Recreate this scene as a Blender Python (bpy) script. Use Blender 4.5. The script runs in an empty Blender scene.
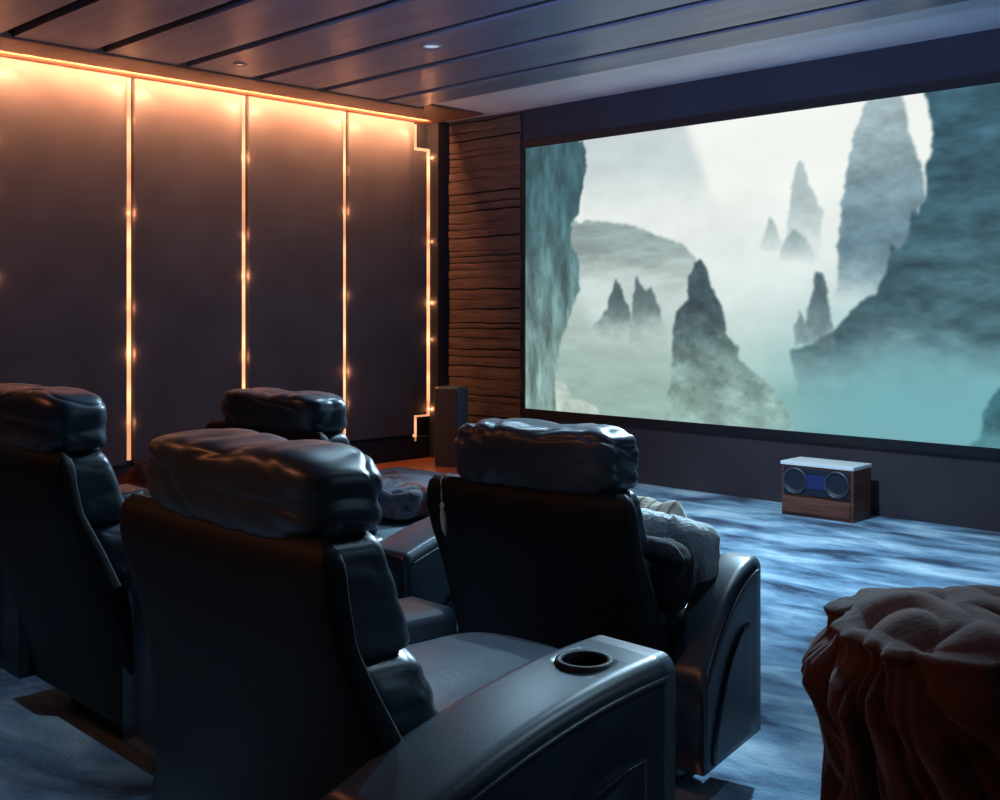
import bpy, bmesh, math, random
import numpy as np
from mathutils import Vector, Matrix, noise
random.seed(4)
COL = bpy.context.scene.collection
PI = math.pi

# ------------------------------------------------------------------ helpers
def link(name, me, mat=None, parent=None):
    o = bpy.data.objects.new(name, me); COL.objects.link(o)
    if mat:
        o.data.materials.append(mat)
    if parent: o.parent = parent
    return o
def tag(o, label, cat, group=None, kind=None):
    o['label'] = label; o['category'] = cat
    if group: o['group'] = group
    if kind: o['kind'] = kind
    return o
def structure(o):
    o['kind'] = 'structure'; return o
def empty(name, loc, rz=0, parent=None):
    o = bpy.data.objects.new(name, None); COL.objects.link(o); o.location = loc
    o.rotation_euler = (0, 0, rz); o.empty_display_size = .1
    if parent: o.parent = parent
    return o
def mesh(name, verts, faces, smooth=True):
    me = bpy.data.meshes.new(name); me.from_pydata([tuple(v) for v in verts], [], faces); me.update()
    bm = bmesh.new(); bm.from_mesh(me); bmesh.ops.recalc_face_normals(bm, faces=bm.faces); bm.to_mesh(me); bm.free()
    if smooth: me.polygons.foreach_set('use_smooth', [True]*len(me.polygons))
    return me
def fbm(p, o=4):
    return noise.fractal(p, 1.0, 2.0, o)
def crease(p):            # thin valleys
    n = abs(noise.noise(p)); return -max(0., 1-n*5)**1.5
def bmbox(bm, x0, x1, y0, y1, z0, z1):
    v = [bm.verts.new((x, y, z)) for z in (z0, z1) for x, y in ((x0, y0), (x1, y0), (x1, y1), (x0, y1))]
    for f in ((0,3,2,1),(4,5,6,7),(0,1,5,4),(1,2,6,5),(2,3,7,6),(3,0,4,7)): bm.faces.new([v[i] for i in f])
def boxes(name, L, mat, parent=None, bevel=0.0):
    bm = bmesh.new()
    for b in L: bmbox(bm, *b)
    if bevel: bmesh.ops.bevel(bm, geom=list(bm.edges), offset=bevel, segments=2, affect='EDGES', profile=.6)
    me = bpy.data.meshes.new(name); bm.to_mesh(me); bm.free()
    return link(name, me, mat, parent)
def cushion(c, s, n=26, ex=5.0, puff=0.0, fn=None):
    """closed dense super-ellipsoid cushion, half sizes s, centre c"""
    V = []; Fc = []; idx = {}
    def vid(i, j, k):
        key = (i, j, k)
        if key in idx: return idx[key]
        u = [2*i/n-1, 2*j/n-1, 2*k/n-1]
        u = [math.copysign(math.sin(abs(a)*PI/2)**.85, a) if abs(a) < 1 else a for a in u]
        L = (abs(u[0])**ex+abs(u[1])**ex+abs(u[2])**ex)**(1/ex)
        q = [a/L for a in u]
        P = Vector((q[0]*s[0], q[1]*s[1], q[2]*s[2]))
        if puff:
            P.x *= 1; P.y *= 1+puff*(1-q[0]**2)*(1-q[2]**2); P.z *= 1+puff*(1-q[0]**2)*(1-q[1]**2)
        N = Vector((q[0]**3/s[0], q[1]**3/s[1], q[2]**3/s[2])).normalized()
        if fn: P = fn(P, N, q)
        idx[key] = len(V); V.append(P+Vector(c)); return idx[key]
    for a in range(n):
        for b in range(n):
            for w in (0, n):
                Fc.append([vid(w,a,b), vid(w,a+1,b), vid(w,a+1,b+1), vid(w,a,b+1)])
                Fc.append([vid(a,w,b), vid(a+1,w,b), vid(a+1,w,b+1), vid(a,w,b+1)])
                Fc.append([vid(a,b,w), vid(a+1,b,w), vid(a+1,b+1,w), vid(a,b+1,w)])
    return mesh('cushion', V, Fc)
def loft(rings, cap=True, ngon=False):
    V = []; Fc = []; m = len(rings[0])
    for r in rings: V += r
    for i in range(len(rings)-1):
        for j in range(m):
            a = i*m+j; b = i*m+(j+1) % m
            Fc.append([a, b, b+m, a+m])
    if ngon:
        Fc.append(list(range(m))[::-1]); Fc.append([(len(rings)-1)*m+j for j in range(m)])
    elif cap:
        for base, sgn in ((0, 1), ((len(rings)-1)*m, -1)):
            c = sum((Vector(V[base+j]) for j in range(m)), Vector())/m
            V.append(c); k = len(V)-1
            for j in range(m): Fc.append([base+j, base+(j+1) % m, k])
    return mesh('loft', V, Fc)
def sring(hw, hd, ex, m=40):
    out = []
    for j in range(m):
        t = 2*PI*j/m; c, s = math.cos(t), math.sin(t)
        out.append((math.copysign(abs(c)**(2/ex), c)*hw, math.copysign(abs(s)**(2/ex), s)*hd))
    return out
def tube(pts, r, m=8):
    rings = []
    P = [Vector(p) for p in pts]
    for i, p in enumerate(P):
        t = (P[min(i+1, len(P)-1)]-P[max(i-1, 0)]).normalized()
        a = t.cross(Vector((0, 0, 1)));
        if a.length < .01: a = t.cross(Vector((1, 0, 0)))
        a.normalize(); b = t.cross(a)
        rr = r if not callable(r) else r(i/(len(P)-1))
        rings.append([p+a*math.cos(2*PI*j/m)*rr+b*math.sin(2*PI*j/m)*rr for j in range(m)])
    return loft(rings)
def lathe(prof, c=(0,0,0), m=40):
    rings = [[Vector((c[0]+r*math.cos(2*PI*j/m), c[1]+r*math.sin(2*PI*j/m), c[2]+z)) for j in range(m)] for r, z in prof]
    return loft(rings, cap=False)
def interp(x, T):
    if x <= T[0][0]: return T[0][1]
    for (a, b), (c, d) in zip(T, T[1:]):
        if x <= c:
            u = (x-a)/(c-a); return b+(d-b)*u
    return T[-1][1]
def sinterp(x, T):
    if x <= T[0][0]: return T[0][1]
    for (a, b), (c, d) in zip(T, T[1:]):
        if x <= c:
            u = (x-a)/(c-a); u = u*u*(3-2*u); return b+(d-b)*u
    return T[-1][1]

# small position based cloth solver: a grid of points falls on rounded boxes and the floor
def box_push(P, c, h, rz, r):
    """push points out of a rounded box (centre c, half sizes h, turned by rz)"""
    co, si = math.cos(rz), math.sin(rz)
    q = P-np.array(c); x = q[:, 0]*co+q[:, 1]*si; y = -q[:, 0]*si+q[:, 1]*co
    L = np.stack([x, y, q[:, 2]], 1); hb = np.array(h)-r
    inner = np.clip(L, -hb, hb); d = L-inner; n = np.linalg.norm(d, axis=1)
    gap = r+.008; hit = n < gap
    deep = hit & (n < 1e-6)
    if deep.any():          # inside the core: leave by the nearest face, preferring the top
        room = hb-np.abs(L[deep]); room[:, 2] *= .6; k = np.argmin(room, axis=1); s_ = np.sign(L[deep]); s_[:, 2] = 1
        t = L[deep].copy(); idx = np.arange(len(k)); t[idx, k] = s_[idx, k]*(hb[k]+gap); L[deep] = t
    sh = hit & ~deep
    L[sh] = inner[sh]+d[sh]/n[sh][:, None]*gap
    out = P.copy()
    out[:, 0] = np.where(hit, L[:, 0]*co-L[:, 1]*si+c[0], P[:, 0]); out[:, 1] = np.where(hit, L[:, 0]*si+L[:, 1]*co+c[1], P[:, 1])
    out[:, 2] = np.where(hit, L[:, 2]+c[2], P[:, 2])
    return out, hit
def cloth(name, material, n, size, at, rz, blocks, steps=220, squash=.85, wave=.03, bend=.35, thick=.01, sub=1, floor=0.0, seed=0, rumple=0, freq=1):
    rest = np.array([(size[0]*(i/(n-1)-.5), size[1]*(j/(n-1)-.5)) for i in range(n) for j in range(n)])
    co, si = math.cos(rz), math.sin(rz)
    P = np.zeros((n*n, 3)); P[:, 0] = (rest[:, 0]*co-rest[:, 1]*si)*squash+at[0]; P[:, 1] = (rest[:, 0]*si+rest[:, 1]*co)*squash+at[1]
    P[:, 2] = at[2]+np.array([wave*(math.sin(x*13*freq+3*noise.noise((x*2, y*2, seed)))+math.cos(y*10*freq+3*noise.noise((x*2+5, y*2, seed)))+1.5*noise.noise((x*5, y*5, seed+3))) for x, y in rest])
    Q = P.copy(); G = np.arange(n*n).reshape(n, n); sets = []
    def add(A, B, k):
        A, B = A.ravel(), B.ravel(); r = np.linalg.norm(rest[A]-rest[B], axis=1); sets.append((A, B, r, k))
    for p in (0, 1):
        add(G[p:-1:2, :], G[p+1::2, :], 1); add(G[:, p:-1:2], G[:, p+1::2], 1)
        for q in (0, 1):
            add(G[p:-1:2, q:-1:2], G[p+1::2, q+1::2], .35); add(G[p+1::2, q:-1:2], G[p:-1:2, q+1::2], .35)
    for p in range(4):
        m = (n-2-p+3)//4 
        I = [i for i in range(n-2) if i % 4 == p]; J = [i+2 for i in I]
        add(G[I, :], G[J, :], bend); add(G[:, I], G[:, J], bend)
    for st in range(steps):
        V = (P-Q)*.975; V[:, 2] -= 9.8*(1/60)**2*.6; L = np.linalg.norm(V, axis=1); V *= np.minimum(1, .025/np.maximum(L, 1e-9))[:, None]
        Q = P.copy(); P = P+V
        for it in range(5):
            for A, B, r, k in sets:
                d = P[B]-P[A]; l = np.linalg.norm(d, axis=1); c = (d*((l-r)/np.maximum(l, 1e-9)*.5*k)[:, None])
                P[A] += c; P[B] -= c
        for (c, h, rr, rad) in blocks:
            P, hit = box_push(P, c, h, rr, rad); Q[hit] = P[hit]-(P[hit]-Q[hit])*.25
        low = P[:, 2] < floor+.008; P[low, 2] = floor+.008; Q[low] = P[low]-(P[low]-Q[low])*.2
    if rumple:
        g = P.reshape(n, n, 3); du = np.gradient(g, axis=0); dv = np.gradient(g, axis=1); nn = np.cross(du, dv).reshape(-1, 3)
        nn /= np.maximum(np.linalg.norm(nn, axis=1), 1e-9)[:, None]
        h = np.array([rumple*(noise.noise((x*6+seed, y*6, 1))+.6*crease(Vector((x*5, y*8, seed+2.)))+.5*crease(Vector((x*10+4, y*7, seed+6.)))) for x, y in rest])
        P = P+nn*h[:, None]; P[:, 2] = np.maximum(P[:, 2], floor+.008)
    F = [[i*n+j, i*n+j+1, (i+1)*n+j+1, (i+1)*n+j] for i in range(n-1) for j in range(n-1)]
    o = link(name, mesh(name, (P-np.array([at[0], at[1], 0])).tolist(), F), material); o.location = (at[0], at[1], 0)
    m = o.modifiers.new('th', 'SOLIDIFY'); m.thickness = thick; m.offset = 0
    if sub: m = o.modifiers.new('ss', 'SUBSURF'); m.levels = sub; m.render_levels = sub
    return o

# ------------------------------------------------------------------ materials
def mat(name, col, rough=.5, spec=.5, bump=0, bscale=30, var=0, vscale=4, sheen=0, metal=0, bdist=.01, coat=0, stretch=(1,1,1), col2=None):
    m = bpy.data.materials.new(name); m.use_nodes = True
    nt = m.node_tree; N = nt.nodes; L = nt.links
    b = N['Principled BSDF']; b.inputs['Base Color'].default_value = (*col, 1)
    b.inputs['Roughness'].default_value = rough; b.inputs['Specular IOR Level'].default_value = spec
    b.inputs['Metallic'].default_value = metal
    if sheen: b.inputs['Sheen Weight'].default_value = sheen
    if coat: b.inputs['Coat Weight'].default_value = coat
    tc = N.new('ShaderNodeTexCoord'); mp = N.new('ShaderNodeMapping'); mp.inputs['Scale'].default_value = stretch
    L.new(tc.outputs['Object'], mp.inputs['Vector'])
    if var or col2:
        n = N.new('ShaderNodeTexNoise'); n.inputs['Scale'].default_value = vscale; n.inputs['Detail'].default_value = 5
        L.new(mp.outputs['Vector'], n.inputs['Vector'])
        r = N.new('ShaderNodeValToRGB'); r.color_ramp.elements[0].position = .35; r.color_ramp.elements[1].position = .65
        c2 = col2 or tuple(min(1, c*(1+var)) for c in col)
        c1 = col if col2 else tuple(c*(1-var) for c in col)
        r.color_ramp.elements[0].color = (*c1, 1); r.color_ramp.elements[1].color = (*c2, 1)
        L.new(n.outputs['Fac'], r.inputs['Fac']); L.new(r.outputs['Color'], b.inputs['Base Color'])
    if bump:
        n = N.new('ShaderNodeTexNoise'); n.inputs['Scale'].default_value = bscale; n.inputs['Detail'].default_value = 6
        L.new(mp.outputs['Vector'], n.inputs['Vector'])
        bp = N.new('ShaderNodeBump'); bp.inputs['Strength'].default_value = bump; bp.inputs['Distance'].default_value = bdist
        L.new(n.outputs['Fac'], bp.inputs['Height']); L.new(bp.outputs['Normal'], b.inputs['Normal'])
    return m
def emit(name, col, s):
    m = bpy.data.materials.new(name); m.use_nodes = True; b = m.node_tree.nodes['Principled BSDF']
    b.inputs['Base Color'].default_value = (0, 0, 0, 1); b.inputs['Emission Color'].default_value = (*col, 1)
    b.inputs['Emission Strength'].default_value = s; return m

M = {}
M['leather'] = mat('navy_black_leather', (.023, .033, .048), .37, .6, .15, 220, .25, 6, bdist=.002)
M['leather_back'] = mat('matte_black_leather', (.004, .005, .008), .62, .2, .25, 120, .2, 3, bdist=.003)
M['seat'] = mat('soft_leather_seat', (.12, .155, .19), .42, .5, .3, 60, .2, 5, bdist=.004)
M['black'] = mat('black_plastic', (.004, .004, .005), .35)
M['bezel'] = mat('screen_bezel', (.002, .003, .008), .6)
M['panel'] = mat('wall_fabric', (.044, .046, .062), .85, .2, .25, 260, .12, 2.5, bdist=.003)
M['wallc'] = mat('dark_wall', (.006, .009, .018), .7, .3)
M['screenwall'] = mat('screen_wall_fabric', (.060, .048, .058), .85, .2, .2, 200, .1, 2, bdist=.003)
M['upperband'] = mat('navy_fabric', (.030, .034, .052), .8, .2, .2, 200, .1, 2, bdist=.003)
M['wood'] = mat('wood_planks', (.045, .036, .036), .6, .3, .3, 14, col2=(.090, .066, .060), vscale=3, stretch=(1, 1, 9), bdist=.01)
M['woodfloor'] = mat('wood_floor', (.10, .035, .02), .35, .5, .2, 30, col2=(.20, .07, .04), vscale=4, stretch=(8, 1, 1))
M['ceil'] = mat('ceiling_paint', (.74, .78, .90), .42, .6, .15, 12, .06, 2, bdist=.006)
M['plank'] = mat('ceiling_plank', (.15, .175, .26), .38, .6, .25, 10, .18, 3, bdist=.006, stretch=(.4, 3, 1))
M['groove'] = mat('ceiling_groove', (.003, .004, .006), .9)
M['velvet'] = mat('brown_velvet', (.046, .017, .013), .9, .15, .35, 90, .45, 9, sheen=.18, bdist=.004)
M['throw_red'] = mat('rust_throw', (.26, .07, .045), .85, .2, .5, 40, .45, 9, bdist=.01)
M['white_fur'] = mat('white_fleece', (.70, .72, .72), .95, .1, .8, 70, .15, 14, bdist=.02)
M['charcoal'] = mat('charcoal_cloth', (.016, .014, .018), .8, .2, .4, 40, bdist=.01)
M['gold'] = mat('cream_thread', (.62, .56, .44), .7, .3)
M['cabinet_wood'] = mat('cabinet_wood', (.10, .03, .02), .4, .5, .2, 20, col2=(.20, .065, .042), vscale=5, stretch=(1, 1, 10))
M['pale_top'] = mat('pale_cabinet_top', (.92, .86, .86), .35, .5)
M['cone'] = mat('speaker_cone', (.010, .014, .028), .5)
M['ring'] = mat('speaker_ring', (.20, .20, .23), .4, metal=1)
M['tower'] = mat('tower_cloth', (.008, .012, .028), .6)
M['tower_edge'] = mat('tower_gloss', (.05, .10, .14), .25, .7)
M['display'] = emit('blue_display', (.01, .03, .22), .5)
M['lamp'] = emit('downlight_lens', (.65, .75, 1), .7)
M['lamp_warm'] = emit('warm_downlight_lens', (1, .42, .2), 1.5)
M['fixture'] = mat('fixture_metal', (.25, .27, .33), .4, metal=.6)

# light strip : warm core with brighter beads along its length
def led_mat():
    m = emit('warm_led', (1, .42, .20), 1.6); nt = m.node_tree; N = nt.nodes; L = nt.links; b = N['Principled BSDF']
    tc = N.new('ShaderNodeTexCoord'); mp = N.new('ShaderNodeMapping'); mp.inputs['Scale'].default_value = (.1, .1, 3.2)
    n = N.new('ShaderNodeTexNoise'); n.inputs['Scale'].default_value = 1.0; n.inputs['Detail'].default_value = 1
    mr = N.new('ShaderNodeMapRange'); mr.inputs[1].default_value = .40; mr.inputs[2].default_value = .68
    mr.inputs[3].default_value = .9; mr.inputs[4].default_value = 2.6
    L.new(tc.outputs['Object'], mp.inputs[0]); L.new(mp.outputs[0], n.inputs['Vector']); L.new(n.outputs['Fac'], mr.inputs[0])
    L.new(mr.outputs[0], b.inputs['Emission Strength']); return m
M['led'] = led_mat()

# carpet
def carpet_mat():
    m = mat('blue_shag', (.05, .09, .15), .9, .15); nt = m.node_tree; N = nt.nodes; L = nt.links; b = N['Principled BSDF']
    b.inputs['Sheen Weight'].default_value = .25
    tc = N.new('ShaderNodeTexCoord'); mp = N.new('ShaderNodeMapping')
    mp.inputs['Rotation'].default_value = (0, 0, math.radians(-38)); mp.inputs['Scale'].default_value = (.9, 2.1, 1)
    L.new(tc.outputs['Object'], mp.inputs[0])
    n = N.new('ShaderNodeTexNoise'); n.inputs['Scale'].default_value = 2.1; n.inputs['Detail'].default_value = 6
    n.inputs['Roughness'].default_value = .58; n.inputs['Distortion'].default_value = .3
    L.new(mp.outputs[0], n.inputs['Vector'])
    r = N.new('ShaderNodeValToRGB'); e = r.color_ramp.elements
    e[0].position = .36; e[0].color = (.020, .045, .095, 1); e[1].position = .70; e[1].color = (.62, .78, .86, 1)
    k = e.new(.5); k.color = (.17, .31, .45, 1)
    L.new(n.outputs['Fac'], r.inputs[0]); L.new(r.outputs[0], b.inputs['Base Color'])
    n2 = N.new('ShaderNodeTexNoise'); n2.inputs['Scale'].default_value = 60; n2.inputs['Detail'].default_value = 4
    L.new(tc.outputs['Object'], n2.inputs['Vector'])
    mx = N.new('ShaderNodeMath'); mx.operation = 'MULTIPLY_ADD'; mx.inputs[1].default_value = .35
    L.new(n2.outputs['Fac'], mx.inputs[0]); L.new(n.outputs['Fac'], mx.inputs[2])
    bp = N.new('ShaderNodeBump'); bp.inputs['Strength'].default_value = .5; bp.inputs['Distance'].default_value = .05
    L.new(mx.outputs[0], bp.inputs['Height']); L.new(bp.outputs[0], b.inputs['Normal'])
    return m
M['carpet'] = carpet_mat()

# patterned throw
def pattern_mat(name, cols, scale, bands=False):
    m = mat(name, (.2, .2, .2), .9, .1, .5, 60, bdist=.01); nt = m.node_tree; N = nt.nodes; L = nt.links; b = N['Principled BSDF']
    tc = N.new('ShaderNodeTexCoord')
    if bands:
        t = N.new('ShaderNodeTexWave'); t.inputs['Scale'].default_value = scale; t.inputs['Distortion'].default_value = 1.5
    else:
        t = N.new('ShaderNodeTexNoise'); t.inputs['Scale'].default_value = scale; t.inputs['Detail'].default_value = 2
    L.new(tc.outputs['Object'], t.inputs['Vector'])
    r = N.new('ShaderNodeValToRGB'); r.color_ramp.interpolation = 'EASE'
    e = r.color_ramp.elements; n = len(cols)
    while len(e) < n: e.new(.5)
    for i, (p, c) in enumerate(cols): e[i].position = p; e[i].color = (*c, 1)
    L.new(t.outputs['Color'], r.inputs[0]); L.new(r.outputs[0], b.inputs['Base Color']); return m
M['pattern'] = pattern_mat('patterned_throw', [(.30, (.05, .05, .07)), (.42, (.16, .15, .18)), (.52, (.20, .17, .19)), (.60, (.22, .06, .045)), (.72, (.08, .07, .10))], 11)
M['stripe'] = pattern_mat('striped_throw', [(.2, (.60, .55, .45)), (.5, (.22, .14, .09)), (.8, (.55, .50, .42))], 3.5, True)

# ------------------------------------------------------------------ the room
H = 3.06; X1 = 8.9; Y0 = -9.4
structure(boxes('floor', [(-.1, X1+.1, Y0-.1, .12, -.12, 0.0)], M['carpet']))
structure(boxes('trim_1', [(0.06, 1.25, -6.5, -.1, .0, .012)], M['woodfloor']))          # wooden border floor
structure(boxes('wall_left', [(-.12, 0, Y0, .12, 0, H)], M['wallc']))
structure(boxes('wall_screen', [(-.12, X1+.1, 0, .12, 0, H)], M['wallc']))
structure(boxes('wall_right', [(X1, X1+.12, Y0, 0, 0, H)], M['panel']))
structure(boxes('wall_back', [(-.12, X1+.12, Y0-.12, Y0, 0, H)], M['panel']))
structure(boxes('baseboard_left', [(0, .05, Y0, -.16, 0, .21)], M['wallc'], bevel=.004))

# ceiling with plank field
cl = structure(boxes('ceiling', [(-.12, X1+.12, Y0-.12, .12, H, H+.15)], M['ceil']))
pl = []
edges = [-.92, -1.34, -1.93, -2.51, -3.09, -3.68, -4.26, -4.84, -5.42, -6.0, -6.58, -7.16, -7.74, -8.32, -8.9, -9.38]
for a, b in zip(edges, edges[1:]):
    pl.append((.80, X1-.02, b+.042, a-.042, H-.06, H-.012))
structure(boxes('trim_2', [(.76, X1, Y0, -.90, H-.014, H)], M['groove']))
structure(boxes('trim_3', pl, M['plank'], bevel=.006))
# wooden soffit band above the left wall panels
soff = mat('soffit_wood', (.15, .07, .05), .5, .4, .2, 14, .15, 2)
structure(boxes('trim_4', [(.0, .75, Y0, -.17, H-.02, H-.002), (.75, .79, Y0, -.90, H-.07, H-.002)], soff, bevel=.004))

# screen wall: fabric surround, wood panelling, corner column
structure(boxes('trim_5', [(1.07, X1, -.008, 0, 0, H)], M['screenwall'], bevel=.004))
structure(boxes('trim_8', [(1.07, X1, -.018, -.009, 2.80, H)], M['upperband']))
structure(boxes('trim_6', [(0.0, .16, -.17, 0, 0, H)], M['wallc'], bevel=.006))
def wood_panel():
    bm = bmesh.new(); z = .02; rnd = random.Random(7)
    while z < H-.02:
        h = rnd.uniform(.045, .13); z1 = min(z+h, H-.004)
        n = 16; dep = rnd.uniform(.042, .056); w0 = rnd.uniform(-.012, .012); w1 = rnd.uniform(-.012, .012)
        rows = []
        for i in range(n+1):
            x = .175+(1.065-.175)*i/n; s = .012*noise.noise(Vector((x*4, z*7, 1)))
            s2 = .012*noise.noise(Vector((x*4, z1*7, 1)))
            d = dep+.012*noise.noise(Vector((x*3, z*5, 4)))
            rows.append([bm.verts.new((x, 0, z+s+.004+w0*i/n)), bm.verts.new((x, -d*.93, z+s+.004+w0*i/n)), bm.verts.new((x, -d, (z+z1)/2+s)),
                         bm.verts.new((x, -d*.95, z1+s2-.005)), bm.verts.new((x, 0, z1+s2-.006))])
        for a, b in zip(rows, rows[1:]):
            for k in range(4): bm.faces.new([a[k], a[k+1], b[k+1], b[k]])
        for r in (rows[0], rows[-1]): bm.faces.new(r)
        z = z1
    bmesh.ops.recalc_face_normals(bm, faces=bm.faces)
    me = bpy.data.meshes.new('w'); bm.to_mesh(me); bm.free(); return me
structure(link('trim_7', wood_panel(), M['wood']))

# ------------------------------------------------------------------ left wall panels and light strips
SY = [-.18, -1.13, -2.12, -3.08, -4.05, -5.02, -5.99]
ordin = ['first', 'second', 'third', 'fourth', 'fifth', 'sixth', 'seventh']
ZB, ZT = .23, 3.036
for i in range(5):
    a, b = SY[i], SY[i+1]
    def fn(P, N, q, i=i):
        # shallow pulled creases near the seams
        e = max(0, abs(q[1])-.75)/.25
        P.x += .010*e*noise.noise(Vector((i*5, P.y*6, P.z*9)))
        return P
    y1 = a-.028; y0 = b+.028
    if i == 0:
        # notched panel beside the stepped strip
        boxes_l = [(.012, .055, y0, -.345, .30, ZT), (.012, .055, -.345, y1, .40, 2.80)]
        V = boxes('acoustic_panel', [(.004, .055, y0, -.36, ZB, ZT), (.004, .055, -.37, y1, .41, 2.79)], M['panel'], bevel=.012)
        tag(V, 'dark fabric wall panel with notched corners, nearest the screen', 'wall panel', 'wall panels')
    else:
        V = boxes('acoustic_panel', [(.004, .062, y0, y1, ZB, ZT)], M['panel'], bevel=.014)
        tag(V, f'tall dark fabric wall panel, {ordin[i]} from the screen corner', 'wall panel', 'wall panels')
for i in range(1, 6):
    o = boxes('light_strip', [(.014, .034, SY[i]-.014, SY[i]+.014, ZB+.03, ZT)], M['led'])
    tag(o, f'vertical glowing orange light strip, {ordin[i]} from the screen corner', 'light strip', 'vertical light strips')
w = .014
o = boxes('light_strip', [(.03, .05, -.18-w, -.18+w, .395, 2.80), (.03, .05, -.345, -.18+w, 2.785, 2.80+w), (.03, .05, -.345, -.18+w, .385, .40),
                          (.03, .05, -.345-w, -.345+w, 2.785, 3.02), (.03, .05, -.345-w, -.345+w, .17, .40)], M['led'])
tag(o, 'stepped glowing orange light strip beside the dark corner column', 'light strip', 'vertical light strips')

def light(kind, name, loc, energy, col, rot=(0, 0, 0), **k):
    l = bpy.data.lights.new(name, kind); l.energy = energy; l.color = col
    for a, b in k.items(): setattr(l, a, b)
    o = bpy.data.objects.new(name, l); COL.objects.link(o); o.location = loc; o.rotation_euler = rot; return o
def aim(o, tgt):
    d = Vector(tgt)-o.location; o.rotation_euler = d.to_track_quat('-Z', 'Y').to_euler()
# cove lamps that graze the panels from each strip's top
for i in range(0, 6):
    y = SY[i] if i else -.36
    for s, t in ((-1, .55), (1, .35)):
        if i == 0 and s == 1: continue
        l = light('SPOT', 'cove_spot', (.14, y+s*.03, 3.03), 42, (1, .40, .16), spot_size=math.radians(70), spot_blend=.5, shadow_soft_size=.012)
        aim(l, (.0, y+s*t, 2.3))
l = light('AREA', 'cove_strip', (.20, -2.75, 3.034), 330, (1, .36, .135), shape='RECTANGLE', size=.03, size_y=4.9)
aim(l, (.0, -2.7, 2.75)); l.rotation_euler = (0, math.radians(62), 0)
for i in range(0, 6):
    for k, z in enumerate((.45, .95, 1.5, 2.05, 2.6)):
        zz = z+.14*math.sin(i*2.3+k*1.9)
        light('POINT', 'led_bead', (.068, SY[i], zz), (.6 if (i+k) % 2 else 1.5), (1, .34, .12), shadow_soft_size=.011)
# warm grazing lamp on the wood panelling
l = light('SPOT', 'plank_spot', (.22, -.16, 2.95), 8, (1, .36, .15), spot_size=math.radians(24), spot_blend=.8, shadow_soft_size=.02); aim(l, (.26, -.03, 1.6))
l = light('SPOT', 'plank_spot', (.26, -.22, .25), 6, (1, .36, .15), spot_size=math.radians(60), spot_blend=.9, shadow_soft_size=.02); aim(l, (.27, -.02, 1.2))

# ------------------------------------------------------------------ projection screen
SX0, SX1, SZ0, SZ1 = 1.10, 5.54, .51, 2.73
LAY = {
'far':[(1.73,2.74),(1.73,2.04),(2.31,1.89),(2.87,1.87),(3.06,1.99),(2.91,2.33),(2.8,2.61),(2.72,2.78)],
'hill':[(1.48,2.08),(1.91,2.07),(2.31,1.99),(2.74,1.83),(2.89,1.71),(2.98,1.42),(1.91,1.19),(1.48,1.27)],
'low':[(1.43,1.18),(1.65,1.43),(1.91,1.19),(2.31,1.08),(2.87,0.98),(2.87,0.38),(1.43,0.27)],
'sp1':[(3.56,1.69),(3.59,1.89),(3.63,2.18),(3.68,2.38),(3.71,2.39),(3.77,2.23),(3.88,2.02),(3.83,1.68)],
'sp2':[(3.36,1.78),(3.43,1.9),(3.47,2.01),(3.51,1.93),(3.59,1.77)],
'sp3':[(3.52,1.69),(3.59,1.84),(3.65,1.91),(3.74,1.85),(3.82,1.68)],
'tower':[(3.96,1.42),(3.99,1.92),(4.04,2.22),(4.08,2.48),(4.16,2.69),(4.28,2.86),(4.42,2.73),(4.49,2.44),(4.56,2.24),(4.57,2.05),(4.45,1.77),(4.32,1.48),(4.14,1.35)],
'cliff':[(4.57,2.81),(4.6,2.65),(4.64,2.48),(4.63,2.36),(4.58,2.27),(4.58,2.11),(4.54,1.96),(4.5,2.01),(4.47,1.83),(4.4,1.74),(4.36,1.77),(4.33,1.6),(4.25,1.45),(4.15,1.4),(3.98,1.25),(3.79,1.11),(3.62,1.06),(3.69,0.73),(4.14,0.62),(5.6,0.72),(5.6,2.85)],
'sp4':[(3.69,1.11),(3.74,1.29),(3.79,1.49),(3.82,1.62),(3.86,1.61),(3.92,1.43),(3.95,1.21),(3.96,1.08)],
'sp5':[(3.65,1.11),(3.67,1.29),(3.69,1.35),(3.74,1.25),(3.74,1.11)],
'tw1':[(1.77,1.07),(1.87,1.24),(1.98,1.35),(2.05,1.52),(2.09,1.61),(2.15,1.49),(2.22,1.38),(2.25,1.08)],
'tw2':[(2.2,1.07),(2.25,1.37),(2.27,1.55),(2.29,1.63),(2.36,1.51),(2.43,1.53),(2.47,1.43),(2.56,1.2),(2.58,1.05)],
'main':[(2.54,0.43),(2.62,0.88),(2.63,1.2),(2.66,1.33),(2.76,1.43),(2.78,1.61),(2.83,1.71),(2.88,1.74),(2.93,1.66),(2.98,1.5),(3.05,1.42),(3.11,1.17),(3.19,1.08),(3.23,0.98),(3.38,0.87),(3.56,0.71),(3.69,0.45)],
'left':[(1.03,2.81),(1.74,2.73),(1.79,2.53),(1.73,2.33),(1.7,2.15),(1.61,2.05),(1.61,1.88),(1.7,1.77),(1.7,1.53),(1.63,1.37),(1.51,1.12),(1.44,0.83),(1.44,0.43),(1.03,0.4)],
'rock1':[(1.44,0.83),(1.51,0.77),(1.62,0.63),(1.81,0.59),(1.95,0.51),(1.44,0.43)],
'rock2':[(4.83,0.42),(4.92,0.6),(4.97,0.79),(5.05,0.88),(5.21,0.93),(5.38,0.82),(5.54,0.43)],
}
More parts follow.
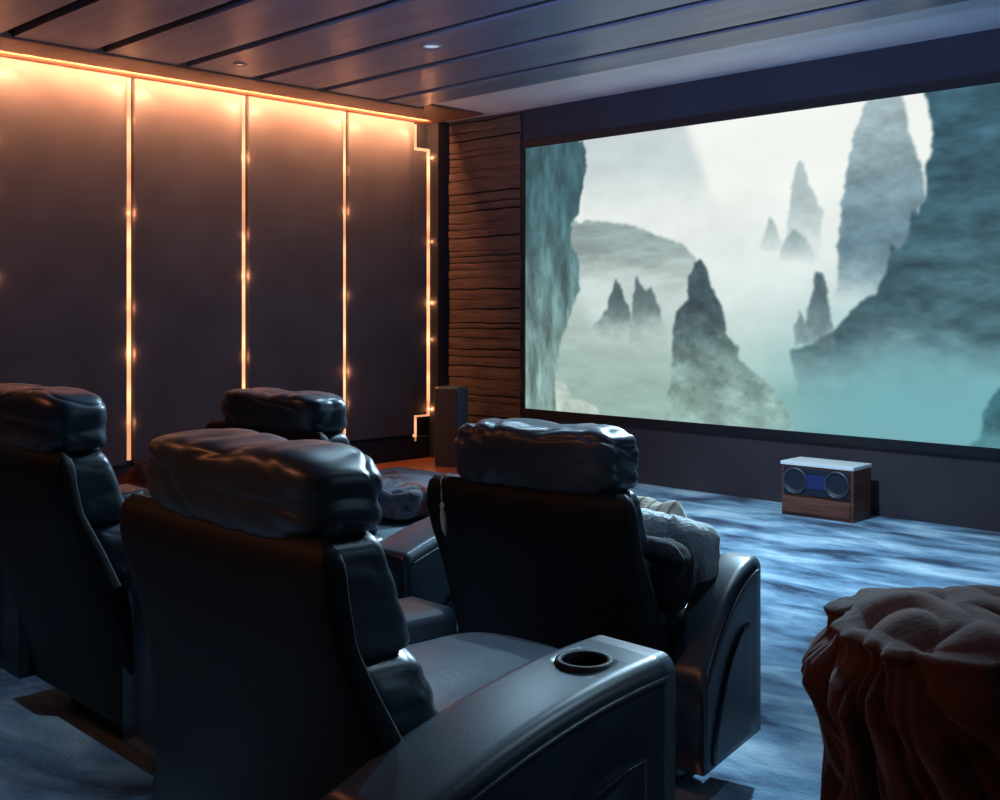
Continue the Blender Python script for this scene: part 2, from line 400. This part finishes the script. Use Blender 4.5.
def screen_mesh():
    nx, nz = 620, 310
    xs = np.linspace(SX0, SX1, nx); zs = np.linspace(SZ0, SZ1, nz)
    X, Z = np.meshgrid(xs, zs)
    rng = np.random.default_rng(3)
    def vn(x, z, seed):
        T = np.random.default_rng(seed).random((64, 64)); xi = np.floor(x).astype(int); zi = np.floor(z).astype(int)
        fx = x-xi; fz = z-zi; fx = fx*fx*(3-2*fx); fz = fz*fz*(3-2*fz)
        g = lambda a, b: T[a % 64, b % 64]
        return (g(xi, zi)*(1-fx)+g(xi+1, zi)*fx)*(1-fz)+(g(xi, zi+1)*(1-fx)+g(xi+1, zi+1)*fx)*fz
    def fb(x, z, s, o=5):
        r = 0; a = .5; t = 0
        for k in range(o): r = r+a*vn(x*2**k+k*7.3, z*2**k+k*3.1, s+k); t += a; a *= .55
        return r/t
    def inside(poly, x, z):
        c = np.zeros(x.shape, bool); n = len(poly)
        for i in range(n):
            x0, z0 = poly[i]; x1, z1 = poly[i-1]
            if z0 == z1: continue
            c ^= ((z0 > z) != (z1 > z)) & (x < (x1-x0)*(z-z0)/(z1-z0)+x0)
        return c
    def blur(a, r):
        for _ in range(2):
            for ax in (0, 1):
                p = np.pad(a, [(r, r) if k == ax else (0, 0) for k in (0, 1)], mode='edge'); cs = np.cumsum(p, axis=ax)
                cs = np.insert(cs, 0, 0, axis=ax); w = 2*r+1
                a = (np.take(cs, range(w, cs.shape[ax]), axis=ax)-np.take(cs, range(0, cs.shape[ax]-w), axis=ax))/w
        return a
    jx = (fb(X*14, Z*14, 20)-.5)*.055; jz = (fb(X*14+9, Z*14+5, 31)-.5)*.06
    def C(*c): return np.array(c, float)/255
    sm = lambda a, b, v: np.clip((v-a)/(b-a), 0, 1)**2*(3-2*np.clip((v-a)/(b-a), 0, 1))
    v = (Z-SZ0)/(SZ1-SZ0)
    img = np.zeros(X.shape+(3,))
    top, mid = C(243, 247, 241), C(222, 232, 229); botL, botR = C(158, 187, 179), C(95, 166, 175)
    sx = sm(2.8, 4.8, X)[..., None]
    bot = botL*(1-sx)+botR*sx
    t = sm(.42, .85, v)[..., None]; img = mid*(1-t)+top*t
    t = (1-sm(.05, .58, v))[..., None]; img = img*(1-t)+bot*t
    fog = fb(X*1.6, Z*3.2, 50); img += ((fog-.5)*.16)[..., None]*(1-.7*sm(.5, .9, v))[..., None]
    def lay(name, ctop, cbot, zt, zb, al, az0, az1, soft=1, tex=.1, ts=(9, 9), base=0.0):
        m = inside(LAY[name], X+jx, Z+jz).astype(float); m = blur(m, soft) if soft else m
        g = sm(zb, zt, Z)[..., None]; c = C(*cbot)*(1-g)+C(*ctop)*g
        n = fb(X*ts[0]+3, Z*ts[1]+7, hash(len(name)*7+ord(name[0])) % 900); n2 = fb(X*ts[0]*3, Z*ts[1]*3, 77)
        c = c*(1+((n-.5)*2*tex*1.3+(n2-.5)*tex)[..., None])
        wisp = fb(X*3+len(name), Z*5, 88)
        a = al*m*np.clip(base+(1-base)*sm(az0, az1, Z+(wisp-.5)*.35), 0, 1)
        img[:] = img*(1-a[..., None])+c*a[..., None]
    lay('far', (188,202,205), (212,224,222), 2.5, 2.0, .75, 1.9, 2.5, 5, .04, (3, 5))
    # fade on far mountain's left
    lay('hill', (120,140,138), (150,170,165), 2.0, 1.4, .80, 1.25, 1.9, 1, .22, (2.2, 14))
    lay('low', (165,184,176), (150,178,168), 1.3, .5, .6, .2, .5, 9, .10, (2.5, 10))
    lay('sp1', (160,180,182), (195,210,208), 2.3, 1.8, .85, 1.62, 1.95, 1, .08)
    lay('sp2', (150,170,172), (195,210,208), 2.0, 1.8, .8, 1.72, 1.92, 1, .06)
    lay('sp3', (135,155,158), (185,202,202), 1.9, 1.7, .8, 1.66, 1.82, 1, .08)
    lay('tower', (152,172,178), (98,128,140), 2.75, 1.7, .95, 1.35, 1.75, 1, .16, (5, 10))
    lay('cliff', (58,92,106), (66,96,104), 2.6, 1.2, 1, .75, 1.35, 1, .26, (4, 11))
    lay('sp4', (66,90,96), (110,135,138), 1.5, 1.15, 1, .98, 1.22, 1, .2)
    lay('sp5', (85,108,112), (120,145,148), 1.4, 1.1, .9, 1.02, 1.22, 1, .1)
    # teal fog over the cliff's foot
    f = sm(-.35, .35, (-.02+.62*(X-3.5)/2.0 - (Z-.62)+(fb(X*2.2, Z*3, 61)-.5)*.5))*sm(3.3, 4.2, X)
    tc = C(118, 174, 181); f = (f*.85)[..., None]; img = img*(1-f)+tc*f
    lay('tw1', (84,104,106), (120,142,140), 1.5, 1.2, 1, 1.08, 1.32, 1, .12)
    lay('tw2', (84,104,106), (120,142,140), 1.5, 1.2, .95, 1.08, 1.36, 1, .12)
    lay('main', (62,80,86), (136,164,157), 1.5, .75, .97, .2, 1.1, 1, .30, (6, 8), base=.55)
    lay('left', (58,92,100), (124,154,150), 2.5, .7, .96, .2, .8, 1, .36, (11, 3.5), base=.75)
    lay('rock1', (190,205,195), (200,212,200), .8, .5, .8, .2, .5, 1, .2)
    lay('rock2', (52,98,110), (70,120,128), .9, .5, .95, .3, .55, 1, .25)
    # bright veil drifting mid-picture
    f = np.exp(-((X-3.35)/.75)**2-((Z-1.35)/.30)**2)*fb(X*2, Z*4, 91)*.40
    mk = blur(inside(LAY['main'], X, Z).astype(float), 1); f = (f*(1-mk))[..., None]
    img = img*(1-f)+C(228, 238, 236)*f
    img = np.clip(img, 0, 1)
    lin = np.where(img <= .04045, img/12.92, ((img+.055)/1.055)**2.4)
    V = np.stack([X, np.full(X.shape, -.016), Z], -1).reshape(-1, 3)
    i = np.arange((nz-1)*(nx-1)); r = i//(nx-1); c = i % (nx-1); a = r*nx+c
    Fc = np.stack([a, a+1, a+1+nx, a+nx], -1)
    me = bpy.data.meshes.new('picture'); me.vertices.add(len(V)); me.vertices.foreach_set('co', V.ravel())
    me.loops.add(Fc.size); me.loops.foreach_set('vertex_index', Fc.ravel().astype(np.int32))
    me.polygons.add(len(Fc)); me.polygons.foreach_set('loop_start', (np.arange(len(Fc))*4).astype(np.int32))
    me.update(calc_edges=True)
    at = me.color_attributes.new('picture', 'FLOAT_COLOR', 'POINT')
    at.data.foreach_set('color', np.concatenate([lin.reshape(-1, 3), np.ones((len(V), 1))], 1).ravel().astype(np.float32))
    return me
pm = bpy.data.materials.new('projected_picture'); pm.use_nodes = True
nt = pm.node_tree; b = nt.nodes['Principled BSDF']; at = nt.nodes.new('ShaderNodeAttribute'); at.attribute_name = 'picture'
b.inputs['Base Color'].default_value = (.02, .02, .02, 1); b.inputs['Roughness'].default_value = .9
b.inputs['Specular IOR Level'].default_value = 0
nt.links.new(at.outputs['Color'], b.inputs['Emission Color']); b.inputs['Emission Strength'].default_value = 1.0
scr = empty('projection_screen', (0, 0, 0)); scr.location = ((SX0+SX1)/2, -.009, SZ0)
tag(scr, 'huge wide projection screen showing misty rock pinnacles and cliffs', 'screen')
inv = Matrix.Translation(-scr.location)
o = link('picture', screen_mesh(), pm, scr); o.data.transform(inv)
fr = boxes('screen_frame', [(SX0-.055, SX1+.055, -.034, -.009, SZ1, SZ1+.06), (SX0-.055, SX1+.055, -.034, -.009, SZ0-.06, SZ0),
                            (SX0-.055, SX0, -.034, -.009, SZ0, SZ1), (SX1, SX1+.055, -.034, -.009, SZ0, SZ1)], M['bezel'], scr)
fr.data.transform(inv)

# ------------------------------------------------------------------ recliners
def recliner(loc, rz, label, s=1.0, hw=.35, ay0=-.50, ay1=.17, sy1=.45, arm_h=(.60, .72), cup=True, seed=0, ht=1.125, left=None, flare=.10, sides=(-1, 1), armw=.215):
    root = empty('recliner', loc, rz); tag(root, label, 'recliner', 'dark leather recliners')
    nz = lambda p: Vector((p[0]+seed*3.7, p[1]+seed*1.3, p[2]))
    zt = .985*s
    back = [(0, -.24), (.2, -.27), (.45, -.335), (.69, -.415), (.81, -.465), (.9, -.49), (1.0, -.50)]     # rear face y by z
    front = [(0, -.10), (.2, -.12), (.5, -.255), (.69, -.345), (.81, -.405), (.9, -.425), (1.0, -.43)]
    # shell --------------------------------------------------------
    rings = []; n = 46
    zs = [.13+(zt-.13)*(i/n) for i in range(n+1)]
    for z in zs:
        u = z/s; yb = sinterp(u, back) if False else interp(u, back); yf = interp(u, front)
        k = (zt-z)/.055; rnd = 1 if k >= 1 else math.sqrt(max(.02, 1-(1-k)**2))
        kk = (zt-z)/.09; rx = 1 if kk >= 1 else .93+.07*math.sqrt(max(0, 1-(1-kk)**2))
        hwz = hw*rx; cy = (yb+yf)/2; hd = (yf-yb)/2*rnd
        r = []
        for (x, y) in sring(hwz, hd, 6.5, 64):
            bulge = -.022*(1-(x/hwz)**2)*math.sin(min(1, max(0, (u-.1)/.85))*PI) if y < 0 else 0
            fl = (flare if x < 0 else min(flare, .5))*max(0, .82-u)**1.3
            p = Vector((x*(1+fl), cy+y+bulge, z)); d = .004*noise.noise(nz(p*5)); p.y += d
            r.append(p)
        rings.append(r)
    link('shell', loft(rings), M['leather_back'], root)
    # back cushions -----------------------------------------------
    def wr(amp, fx, fz, gather=0, tilt=0):
        def f(P, N, q):
            p = nz(P)
            d = amp*.9*noise.noise(Vector((p.x*fx, p.y*fx, p.z*fz)))
            if gather:      # pleats pulled toward the seams
                w1 = noise.noise(p*5); w2 = noise.noise(Vector((p.x*3, p.y*3, p.z*3+9)))
                e = min(1, max(0, abs(q[2])-.1)/.9)
                d -= gather*e*(.6+.8*w2)*abs(math.sin(P.x*34+3.2*w1+q[2]*2.2))**6*1.3
                e2 = min(1, max(0, abs(q[0])-.60)/.4)
                d -= gather*1.9*e2*(.7+.8*w2)*abs(math.sin(P.z*38+3*w1+P.x*9))**4
                d += gather*.9*crease(Vector((p.x*4+w1, p.y*6, p.z*13+5)))
            P = P+N*d
            if tilt < .1: P.z -= .010*math.exp(-((P.x+.06*math.cos(seed*2))/.07)**2)*max(0, q[2])
            if tilt: P.y += -P.z*tilt
            return P
        return f
    hb = .965*s; hc = (ht+hb)/2; hh = (ht-hb)/2
    hcw = hw-.055
    link('headrest', cushion((.016, -.395, hc), (hcw-.006, .100, hh+.010), n=56, ex=4.6, puff=.03, fn=wr(.004, 4, 6, .0045, .05)), M['leather'], root)
    link('back_cushion', cushion((0, -.355, .865*s), (hcw, .088, .120*s), n=50, ex=7, puff=.04, fn=wr(.003, 3, 6, .0015, .38)), M['leather'], root)
    link('lumbar_cushion', cushion((0, -.262, .655*s), (hcw, .092, .116*s), n=50, ex=5, puff=.05, fn=wr(.003, 3, 6, .003, .42)), M['leather'], root)
    link('lower_cushion', cushion((0, -.19, .52*s), (hcw-.01, .09, .06*s), n=20, ex=4), M['leather'], root)
    # seat ---------------------------------------------------------
    sy0 = -.20
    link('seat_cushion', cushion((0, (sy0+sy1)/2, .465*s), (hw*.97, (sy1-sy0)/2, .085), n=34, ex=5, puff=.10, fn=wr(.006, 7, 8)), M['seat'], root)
    link('seat_base', cushion((0, (sy0+sy1)/2-.03, .25), (hw*.97, (sy1-sy0)/2-.02, .11), n=20, ex=12), M['leather'], root)
    # arms ---------------------------------------------------------
    ay0_, ay1_, armh_ = ay0, ay1, arm_h
    for sd in sides:
        ay0, ay1, arm_h = (left if left and sd < 0 else (ay0_, ay1_, armh_))
        x0 = hw-.01; aw = armw/2; cx = sd*(x0+aw)
        def top(y):
            u = (y-ay0)/(ay1-ay0); return (arm_h[0]+(arm_h[1]-arm_h[0])*(1-(1-min(1, max(0, u)))**2.0))*s
        rings = []; n = 44; zb = .12
        def aring(y, shr, ty):
            t = top(ty)-shr; w = aw-shr; bb = zb+shr; out = []
            rc = .032
            for (X, Zc, a0) in ((w-rc, t-rc, 0), (-(w-rc), t-rc, PI/2)):
                for k in range(7):
                    a = a0+PI/2*k/6; out.append(Vector((cx+X+rc*math.cos(a), y, Zc+rc*math.sin(a))))
            for k in range(1, 10): out.append(Vector((cx-w, y, t-rc+(bb-t+rc)*k/9)))
            for k in range(1, 6): out.append(Vector((cx-w+2*w*k/5, y, bb)))
            for k in range(1, 9): out.append(Vector((cx+w, y, bb+(t-rc-bb)*k/9)))
            return out
        rc2 = .025
        for k in range(5):
            a = PI/2*k/4; rings.append(aring(ay0+rc2*(1-math.sin(a)), rc2*(1-math.sin(a)), ay0))
        for k in range(1, n): rings.append(aring(ay0+rc2+(ay1-ay0-2*rc2)*k/n, 0, ay0+rc2+(ay1-ay0-2*rc2)*k/n))
        for k in range(5):
            a = PI/2*k/4; rings.append(aring(ay1-rc2*(1-math.cos(a)), rc2*(1-math.cos(a)), ay1))
        arm = link('arm', loft(rings), M['leather'], root)
        cyy = ay1-.135; cz = top(cyy)
        if cup and sd == max(sides):
            bm = bmesh.new(); bmesh.ops.create_cone(bm, cap_ends=True, segments=40, radius1=.042, radius2=.042, depth=.16,
                                                    matrix=Matrix.Translation((cx, cyy, cz-.02)))
            cm = bpy.data.meshes.new('c'); bm.to_mesh(cm); bm.free(); cut = link('cut', cm)
            cut.parent = root
            md = arm.modifiers.new('hole', 'BOOLEAN'); md.object = cut; md.operation = 'DIFFERENCE'; md.solver = 'EXACT'
            bpy.context.view_layer.update(); dg = bpy.context.evaluated_depsgraph_get()
            nm = bpy.data.meshes.new_from_object(arm.evaluated_get(dg)); arm.modifiers.clear(); arm.data = nm
            bpy.data.objects.remove(cut)
            prof = [(.040, -.095), (.041, -.01), (.041, .002), (.045, .006), (.052, .005), (.055, -.003)]
            link('cup_holder', lathe([(.001, -.095)]+prof, (cx, cyy, cz)), M['leather_back'], arm)
        # piping along the upper edges, and the raised side panel
        xo = cx+sd*(aw+.001)
        pts = [(xo, ay0+.03+(ay1-ay0-.05)*k/30, top(ay0+.03+(ay1-ay0-.05)*k/30)-.036) for k in range(31)]
        link('piping', tube(pts, .0045), M['leather'], arm)
        def ptop(y): return top(y)-.16
        ys0, ys1 = ay0+.05, ay1-.09
        for_r = []
        prof = [(.0, .0), (.006, .006), (.012, .018)]
        poly = []
        N2 = 26
        def pr(ins):
            out = []
            a0, a1 = ys0+ins, ys1-ins
            for k in range(N2+1):
                y = a0+(a1-a0)*k/N2; u = min(1, max(0, (y-a0)/(a1-a0)))
                out.append((y, max(.16, .18+ins+(ptop(a1)-ins-.18)*(1-(1-u)**2.2)) ))
            for k in range(1, 8): out.append((a1, out[N2][1]+(.13+ins-out[N2][1])*k/8))
            for k in range(N2+1):
                out.append((a1+(a0-a1)*k/N2, .13+ins))
            return out
        rr = [[Vector((xo-sd*.004+sd*d, y, z)) for (y, z) in pr(ins)] for d, ins in ((0, 0), (.010, .002), (.014, .012), (.014, .02))]
        link('side_panel', loft(rr, ngon=True), M['leather'], arm)
    boxes('base', [(-hw+.04, hw-.04, -.14, min(ay1_, sy1)-.06, 0, .2)], M['black'], root, bevel=.01)
    return root

A = recliner((5.87, -5.428, 0), math.radians(-1), 'nearest black leather recliner with cup holder in its right arm', seed=1, left=(-.2, .42, (.66, .585)), sy1=.50, flare=1.75, ht=1.112, ay1=.155, armw=.205)
B = recliner((5.44, -4.27, 0), math.radians(10), 'recliner in front of the nearest one, tassel hanging from its back', s=.885, hw=.335, seed=2, ht=1.03, ay0=-.30, ay1=.10, sy1=.16, arm_h=(.40, .71), armw=.13, cup=False, left=(-.3, .1, (.40, .50)))
C_ = recliner((4.25, -5.14, 0), math.radians(-1), 'recliner cut by the left edge of the picture, blue light on its cushions', s=.97, hw=.385, ht=1.11, seed=3, ay0=-.30, sy1=.33, cup=False)
D = recliner((4.24, -4.27, 0), math.radians(2), 'farthest recliner, seen over the headrest of the nearest one', s=.955, ht=1.055, seed=4, cup=False, ay0=-.3, ay1=.3, arm_h=(.55, .66))
bpy.context.view_layer.update()

# tassel hanging from recliner B's back
t = empty('tassel', (0, 0, 0)); tag(t, 'cream thread tassel hanging down the back of the front recliner', 'tassel')
t.location = B.matrix_world @ Vector((-.245, -.528, .725)); t.scale = (.62, .62, .55); t.rotation_euler = (0, 0, math.radians(8))
link('cord', tube([(0, .055, .275), (0, .02, .285), (0.002, 0, .262), (.002, .004, .20), (0, .01, .14)], .003), M['gold'], t)
bm = bmesh.new()
V = []
rr = [[Vector((math.cos(a)*r, math.sin(a)*r+.012+yy, z)) for a in [2*PI*k/16 for k in range(16)]] for r, z, yy in ((.003, .15, 0), (.010, .14, 0), (.011, .125, 0), (.006, .115, 0), (.012, .09, .004), (.014, .04, .012), (.012, .0, .02), (.004, -.03, .028))]
for i, r in enumerate(rr):
    for k, v in enumerate(r):
        if i > 3 and k % 2: v.x *= .7
link('fringe', loft(rr), M['gold'], t)

# ------------------------------------------------------------------ cloths
def heap(name, c, s, material, n=44, amp=.05, f=6, ex=3, seed=0, flat=None):
    def fn(P, N, q):
        p = P+Vector((seed*3.1, seed, 0))
        d = amp*(noise.noise(p*f)+.8*crease(p*f*.7))+amp*.4*noise.noise(p*f*2.3)
        Q = P+N*d
        if Q.z < -s[2]: Q.z = -s[2]
        return Q
    o = link(name, cushion((0, 0, s[2]), s, n=n, ex=ex, fn=fn), material); o.location = c; return o
# charcoal cushion and white fleece on recliner B
o = heap('throw_pillow', (5.69, -4.45, .503), (.155, .06, .105), M['charcoal'], amp=.012, f=9, ex=3.2, seed=2)
o.rotation_euler = (math.radians(-14), 0, math.radians(10)); tag(o, 'charcoal cushion leaning on the seat of the front recliner', 'cushion')
def sheet(name, fx, nu, nv, material, th=.012):
    V = []; 
    for i in range(nu+1):
        for j in range(nv+1): V.append(Vector(fx(i/nu, j/nv)))
    F = [[i*(nv+1)+j, (i+1)*(nv+1)+j, (i+1)*(nv+1)+j+1, i*(nv+1)+j+1] for i in range(nu) for j in range(nv)]
    me = mesh(name, V, F); o = link(name, me, material)
    md = o.modifiers.new('s', 'SOLIDIFY'); md.thickness = th; md.offset = 0
    return o
o = heap('fleece_blanket', (5.64, -4.27, .503), (.185, .075, .125), M['white_fur'], amp=.022, f=10, ex=2.8, seed=4); o.rotation_euler = (0, 0, math.radians(8))
tag(o, 'white fluffy blanket behind the charcoal cushion on the front recliner', 'blanket')
def scarf(u, v):
    x = -.2+.40*u; y = .20+.10*v+.03*math.sin(u*5); z = .205+.03*math.sin(v*PI)+.016*noise.noise(Vector((u*6, v*2, 3)))
    if u > .78: z -= (u-.78)*.62; x -= (u-.78)*.25
    return (x, y, z)
o = sheet('striped_throw', scarf, 50, 14, M['stripe'], .014); o.location = (5.56, -4.44, .525); o.rotation_euler = (0, 0, math.radians(6))
tag(o, 'narrow cream and brown striped throw lying across the white blanket', 'throw')
# folded patterned throw on recliner D's seat
o = heap('patterned_throw', (4.17, -4.0, .53), (.25, .24, .075), M['pattern'], amp=.014, f=8, ex=5, seed=5)
tag(o, 'grey and red patterned throw folded on the seat of the farthest recliner', 'throw')
# rust throw heaped on a low pouf
p = link('pouf', cushion((0, 0, .265), (.27, .27, .26), n=24, ex=5), M['leather']); p.location = (2.76, -4.42, -.005)
tag(p, 'dark round pouf under a crumpled rust throw beyond the left recliner', 'pouf')
o = cloth('rust_throw', M['throw_red'], 56, (1.25, 1.15), (2.76, -4.42, .82), .4, [((2.76, -4.42, .26), (.28, .28, .27), 0, .08), ((2.80, -4.38, .58), (.17, .09, .10), .6, .07)], steps=120, squash=.62, wave=.05, bend=.1, rumple=.018, freq=1.4, sub=1, seed=5)
tag(o, 'crumpled rust red throw heaped on the dark pouf', 'throw')

# brown velvet blanket draped over a seat at the right
def drape():
    NT, NS, NC = 420, 190, 60; V = []; top = .815
    prof = [(0, 1.22), (.18, 1.12), (.40, .92), (.52, .86), (.60, .93), (.685, 1.06), (.72, 1.0), (.755, .84), (.775, .80), (.79, .85), (.80, .80), (.815, .62)]
    flat = [(0, 1.12), (.4, 1.02), (.70, 1.0), (.77, .97), (.80, .90), (.815, .74)]
    def val(u, sharp=3): return -(1-abs(math.sin(u)))**sharp
    for i in range(NT):
        th = 2*PI*i/NT; c, s_ = math.cos(th), math.sin(th)
        a, b = (.60 if c > 0 else .265), .29
        base = 1/((abs(c)/a)**2.4+(abs(s_)/b)**2.4)**(1/2.4)
        left = max(0, -c)**1.5                       # the aisle side carries the big tucked fold
        # on top
        for j in range(NC):
            u = j/NC; r = base*.70*u; x, y = r*c, r*s_
            q = Vector((x, y, 0))
            w_ = noise.noise(q*5)
            z = top+.022+.012*w_+.013*val((x*1.1+y*.9)*11+2.6*w_, 1.6)*min(1, u*3)+.008*val((x*.9-y*.5)*15+4*w_+1, 1.6)*min(1, u*3)-.030*u**5+.006*noise.noise(q*14)
            z += .022*math.exp(-((x+.10)/.07)**2-((y+.02)/.10)**2)
            V.append((x, y, z))
        for j in range(NS):
            k = j/(NS-1); z = (top-.012)*(1-k)**1.0
            p = interp(z, prof)*left+interp(z, flat)*(1-left)
            down = min(1, (top-z)/.32)
            n1 = noise.noise(Vector((c*2, s_*2, z*3))); n2 = noise.noise(Vector((c*4+7, s_*4, z*6)))
            lean = .55*(top-z)
            f = .060*down*val(6.5*(th+lean*.5)+2.0*n1+.7, 2.2)+.034*down*val(11*(th-lean*.8)+2.6*n1+1.9*n2, 2)
            # short diagonal tucks under the rim
            f += .024*math.exp(-((z-.70)/.10)**2)*val(9*th+16*z+2*n1, 2)
            f += .014*math.exp(-((z-.785)/.03)**2)*math.sin(8*th+4*n1)
            f += .006*noise.noise(Vector((c*9, s_*9, z*12)))+.010*n2
            r = base*p+f; V.append((r*c, r*s_, max(.004, z+.012*n1*min(1, z*6)*(1-math.exp(-((top-z)/.05)**2)))))
    M_ = NC+NS; F = []
    for i in range(NT):
        for j in range(M_-1):
            a_ = i*M_+j; b_ = ((i+1) % NT)*M_+j; F.append([a_, b_, b_+1, a_+1])
    return mesh('drape', V, F)
o = link('velvet_blanket', drape(), M['velvet']); o.location = (6.83, -4.99, 0.0); o.rotation_euler = (0, 0, math.radians(44.5))
tag(o, 'dark brown velvet blanket draped to the floor in heavy folds at the right', 'blanket')

# ------------------------------------------------------------------ speakers
cab = empty('stereo_cabinet', (4.02, -.25, 0), math.radians(2))
tag(cab, 'small wooden stereo cabinet with pale top on the carpet under the screen', 'stereo')
def cabinet():
    W, Dp, Hh = .25, .13, .35
    boxes('cabinet_body', [(-W, W, -Dp, Dp, .0, Hh-.02)], M['cabinet_wood'], cab, bevel=.006)
    boxes('cabinet_top', [(-W-.005, W+.005, -Dp-.008, Dp+.005, Hh-.019, Hh+.004)], M['pale_top'], cab, bevel=.004)
    boxes('speaker_grille', [(-W+.02, W-.02, -Dp-.012, -Dp-.001, .145, Hh-.03)], M['cone'], cab, bevel=.004)
    boxes('drawer_front', [(-W+.02, W-.02, -Dp-.010, -Dp-.001, .02, .13)], M['cabinet_wood'], cab, bevel=.004)
    for x in (-.145, .145):
        d = lathe([(.001, -.002), (.02, .004), (.05, -.006), (.068, .004), (.075, .010), (.080, .006), (.080, 0)], m=36)
        d.transform(Matrix.Translation((x, -Dp-.013, .235)) @ Matrix.Rotation(PI/2, 4, 'X'))
        dr = link('speaker_driver', d, M['cone'], cab)
        rg = lathe([(.076, .006), (.079, .012), (.084, .010), (.084, .0)], m=36); rg.transform(Matrix.Translation((x, -Dp-.013, .235)) @ Matrix.Rotation(PI/2, 4, 'X'))
        link('driver_ring', rg, M['ring'], dr)
    boxes('display', [(-.065, .065, -Dp-.018, -Dp-.013, .19, .28)], M['display'], cab, bevel=.003)
cabinet()

tw = empty('tower_speaker', (.60, -.42, .012), math.radians(22)); tag(tw, 'slim dark tower speaker standing in the corner by the stepped light strip', 'speaker')
boxes('speaker_body', [(-.11, .11, -.10, .12, 0, .68)], M['tower_edge'], tw, bevel=.006)
boxes('grille', [(-.10, .10, -.112, -.101, .02, .665)], M['tower'], tw, bevel=.003)

# ------------------------------------------------------------------ ceiling lamps
def downlight(x, y, z, label, lens, r=.05):
    e = empty('downlight', (x, y, z)); tag(e, label, 'ceiling light', 'recessed ceiling lights')
    link('trim_ring', lathe([(r, 0), (r, -.010), (r+.012, -.010), (r+.018, -.002), (r+.018, 0)]), M['fixture'], e)
    link('lens', lathe([(.001, -.004), (r*.6, -.005), (r, -.003)]), lens, e)
    return e
def gc(px, py, z):
    D = 1114*(z-1.35)/(310-py); r = (px-500)/1114*D
    return 7.615-D*.7009+r*.7133, -6.958+D*.7133+r*.7009
downlight(2.44, -2.30, H-.06, 'small round ceiling light set in the planks near the ceiling middle', M['lamp'])
downlight(1.136, -2.85, H-.06, 'small warm round ceiling light near the wooden soffit', M['lamp_warm'], .03)

# lighting --------------------------------------------------------
def spot(x, y, tgt, e, col, size=100, blend=.8, soft=.12):
    l = light('SPOT', 'unseen_spot', (x, y, H-.06), e, col, spot_size=math.radians(size), spot_blend=blend, shadow_soft_size=soft); aim(l, tgt); return l
BL = (.48, .76, .97)  # tint of unseen fill spots, added to brighten carpet, seats and cushions
spot(4.3, -2.2, (4.2, -1.7, 0), 980, BL, 95, 1.0, .06)
spot(6.6, -1.9, (5.6, -2.2, 0), 220, BL, 80, 1.0, .06)
spot(2.6, -2.4, (3.0, -1.8, 0), 280, BL, 90, 1.0, .06)
spot(5.6, -3.6, (5.9, -5.4, .7), 130, BL, 70, 1.0, .06)
spot(4.6, -1.3, (5.4, -5.0, .8), 1500, BL, 46, .9, .06)
spot(3.9, -3.4, (4.6, -5.3, .7), 260, BL, 70, 1.0, .06)
l = light('SPOT', 'fill_spot', (8.6, -4.0, 1.7), 150, BL, spot_size=math.radians(50), spot_blend=1, shadow_soft_size=.06); l.data.energy = 18; aim(l, (5.4, -5.2, .8))  # added side fill standing in for screen light, no lamp on that wall
spot(2.7, -6.4, (3.7, -6.0, 0), 150, BL, 52, 1.0, .06)
spot(7.4, -4.2, (5.95, -5.25, .6), 110, BL, 36, .9, .05)
# warm lamps behind the seats
spot(2.6, -7.6, (5.6, -5.6, 1.0), 100, (1, .34, .14), 60, .9, .05)
spot(5.2, -8.6, (6.75, -5.1, .7), 190, (1, .38, .18), 50, .9, .05)

for x, tx_, e in ((8.4, 4.6, 1500), (5.2, 3.0, 450)):
    l = light('SPOT', 'fill_spot', (x, -8.4, 1.9), e, (.45, .58, 1.0), spot_size=math.radians(40), spot_blend=1, shadow_soft_size=.05); aim(l, (tx_, -.8, 3.05))  # unseen fill added to brighten the ceiling near the screen
l = light('SPOT', 'fill_spot', (8.6, -3.4, 2.4), 520, (.50, .65, 1.0), spot_size=math.radians(44), spot_blend=1, shadow_soft_size=.05); aim(l, (0, -2.6, 1.9))  # cool fill added for the left wall panels, no real fixture
# very dim blue ambient world, added as fill
w = bpy.data.worlds.new('dim'); bpy.context.scene.world = w; w.use_nodes = True
w.node_tree.nodes['Background'].inputs[0].default_value = (.03, .06, .14, 1); w.node_tree.nodes['Background'].inputs[1].default_value = .07

# ------------------------------------------------------------------ camera
cd = bpy.data.cameras.new('camera'); cam = bpy.data.objects.new('camera', cd); COL.objects.link(cam)
cam.location = (7.615, -6.958, 1.35); cam.rotation_euler = (PI/2, 0, math.atan2(.7009, .7133))
cd.sensor_width = 36; cd.lens = 36*1.114; cd.shift_y = -.09; cd.clip_start = .05
cd.dof.use_dof = False
bpy.context.scene.camera = cam
sc = bpy.context.scene
sc.view_settings.view_transform = 'Standard'; sc.view_settings.look = 'None'; sc.view_settings.exposure = 0
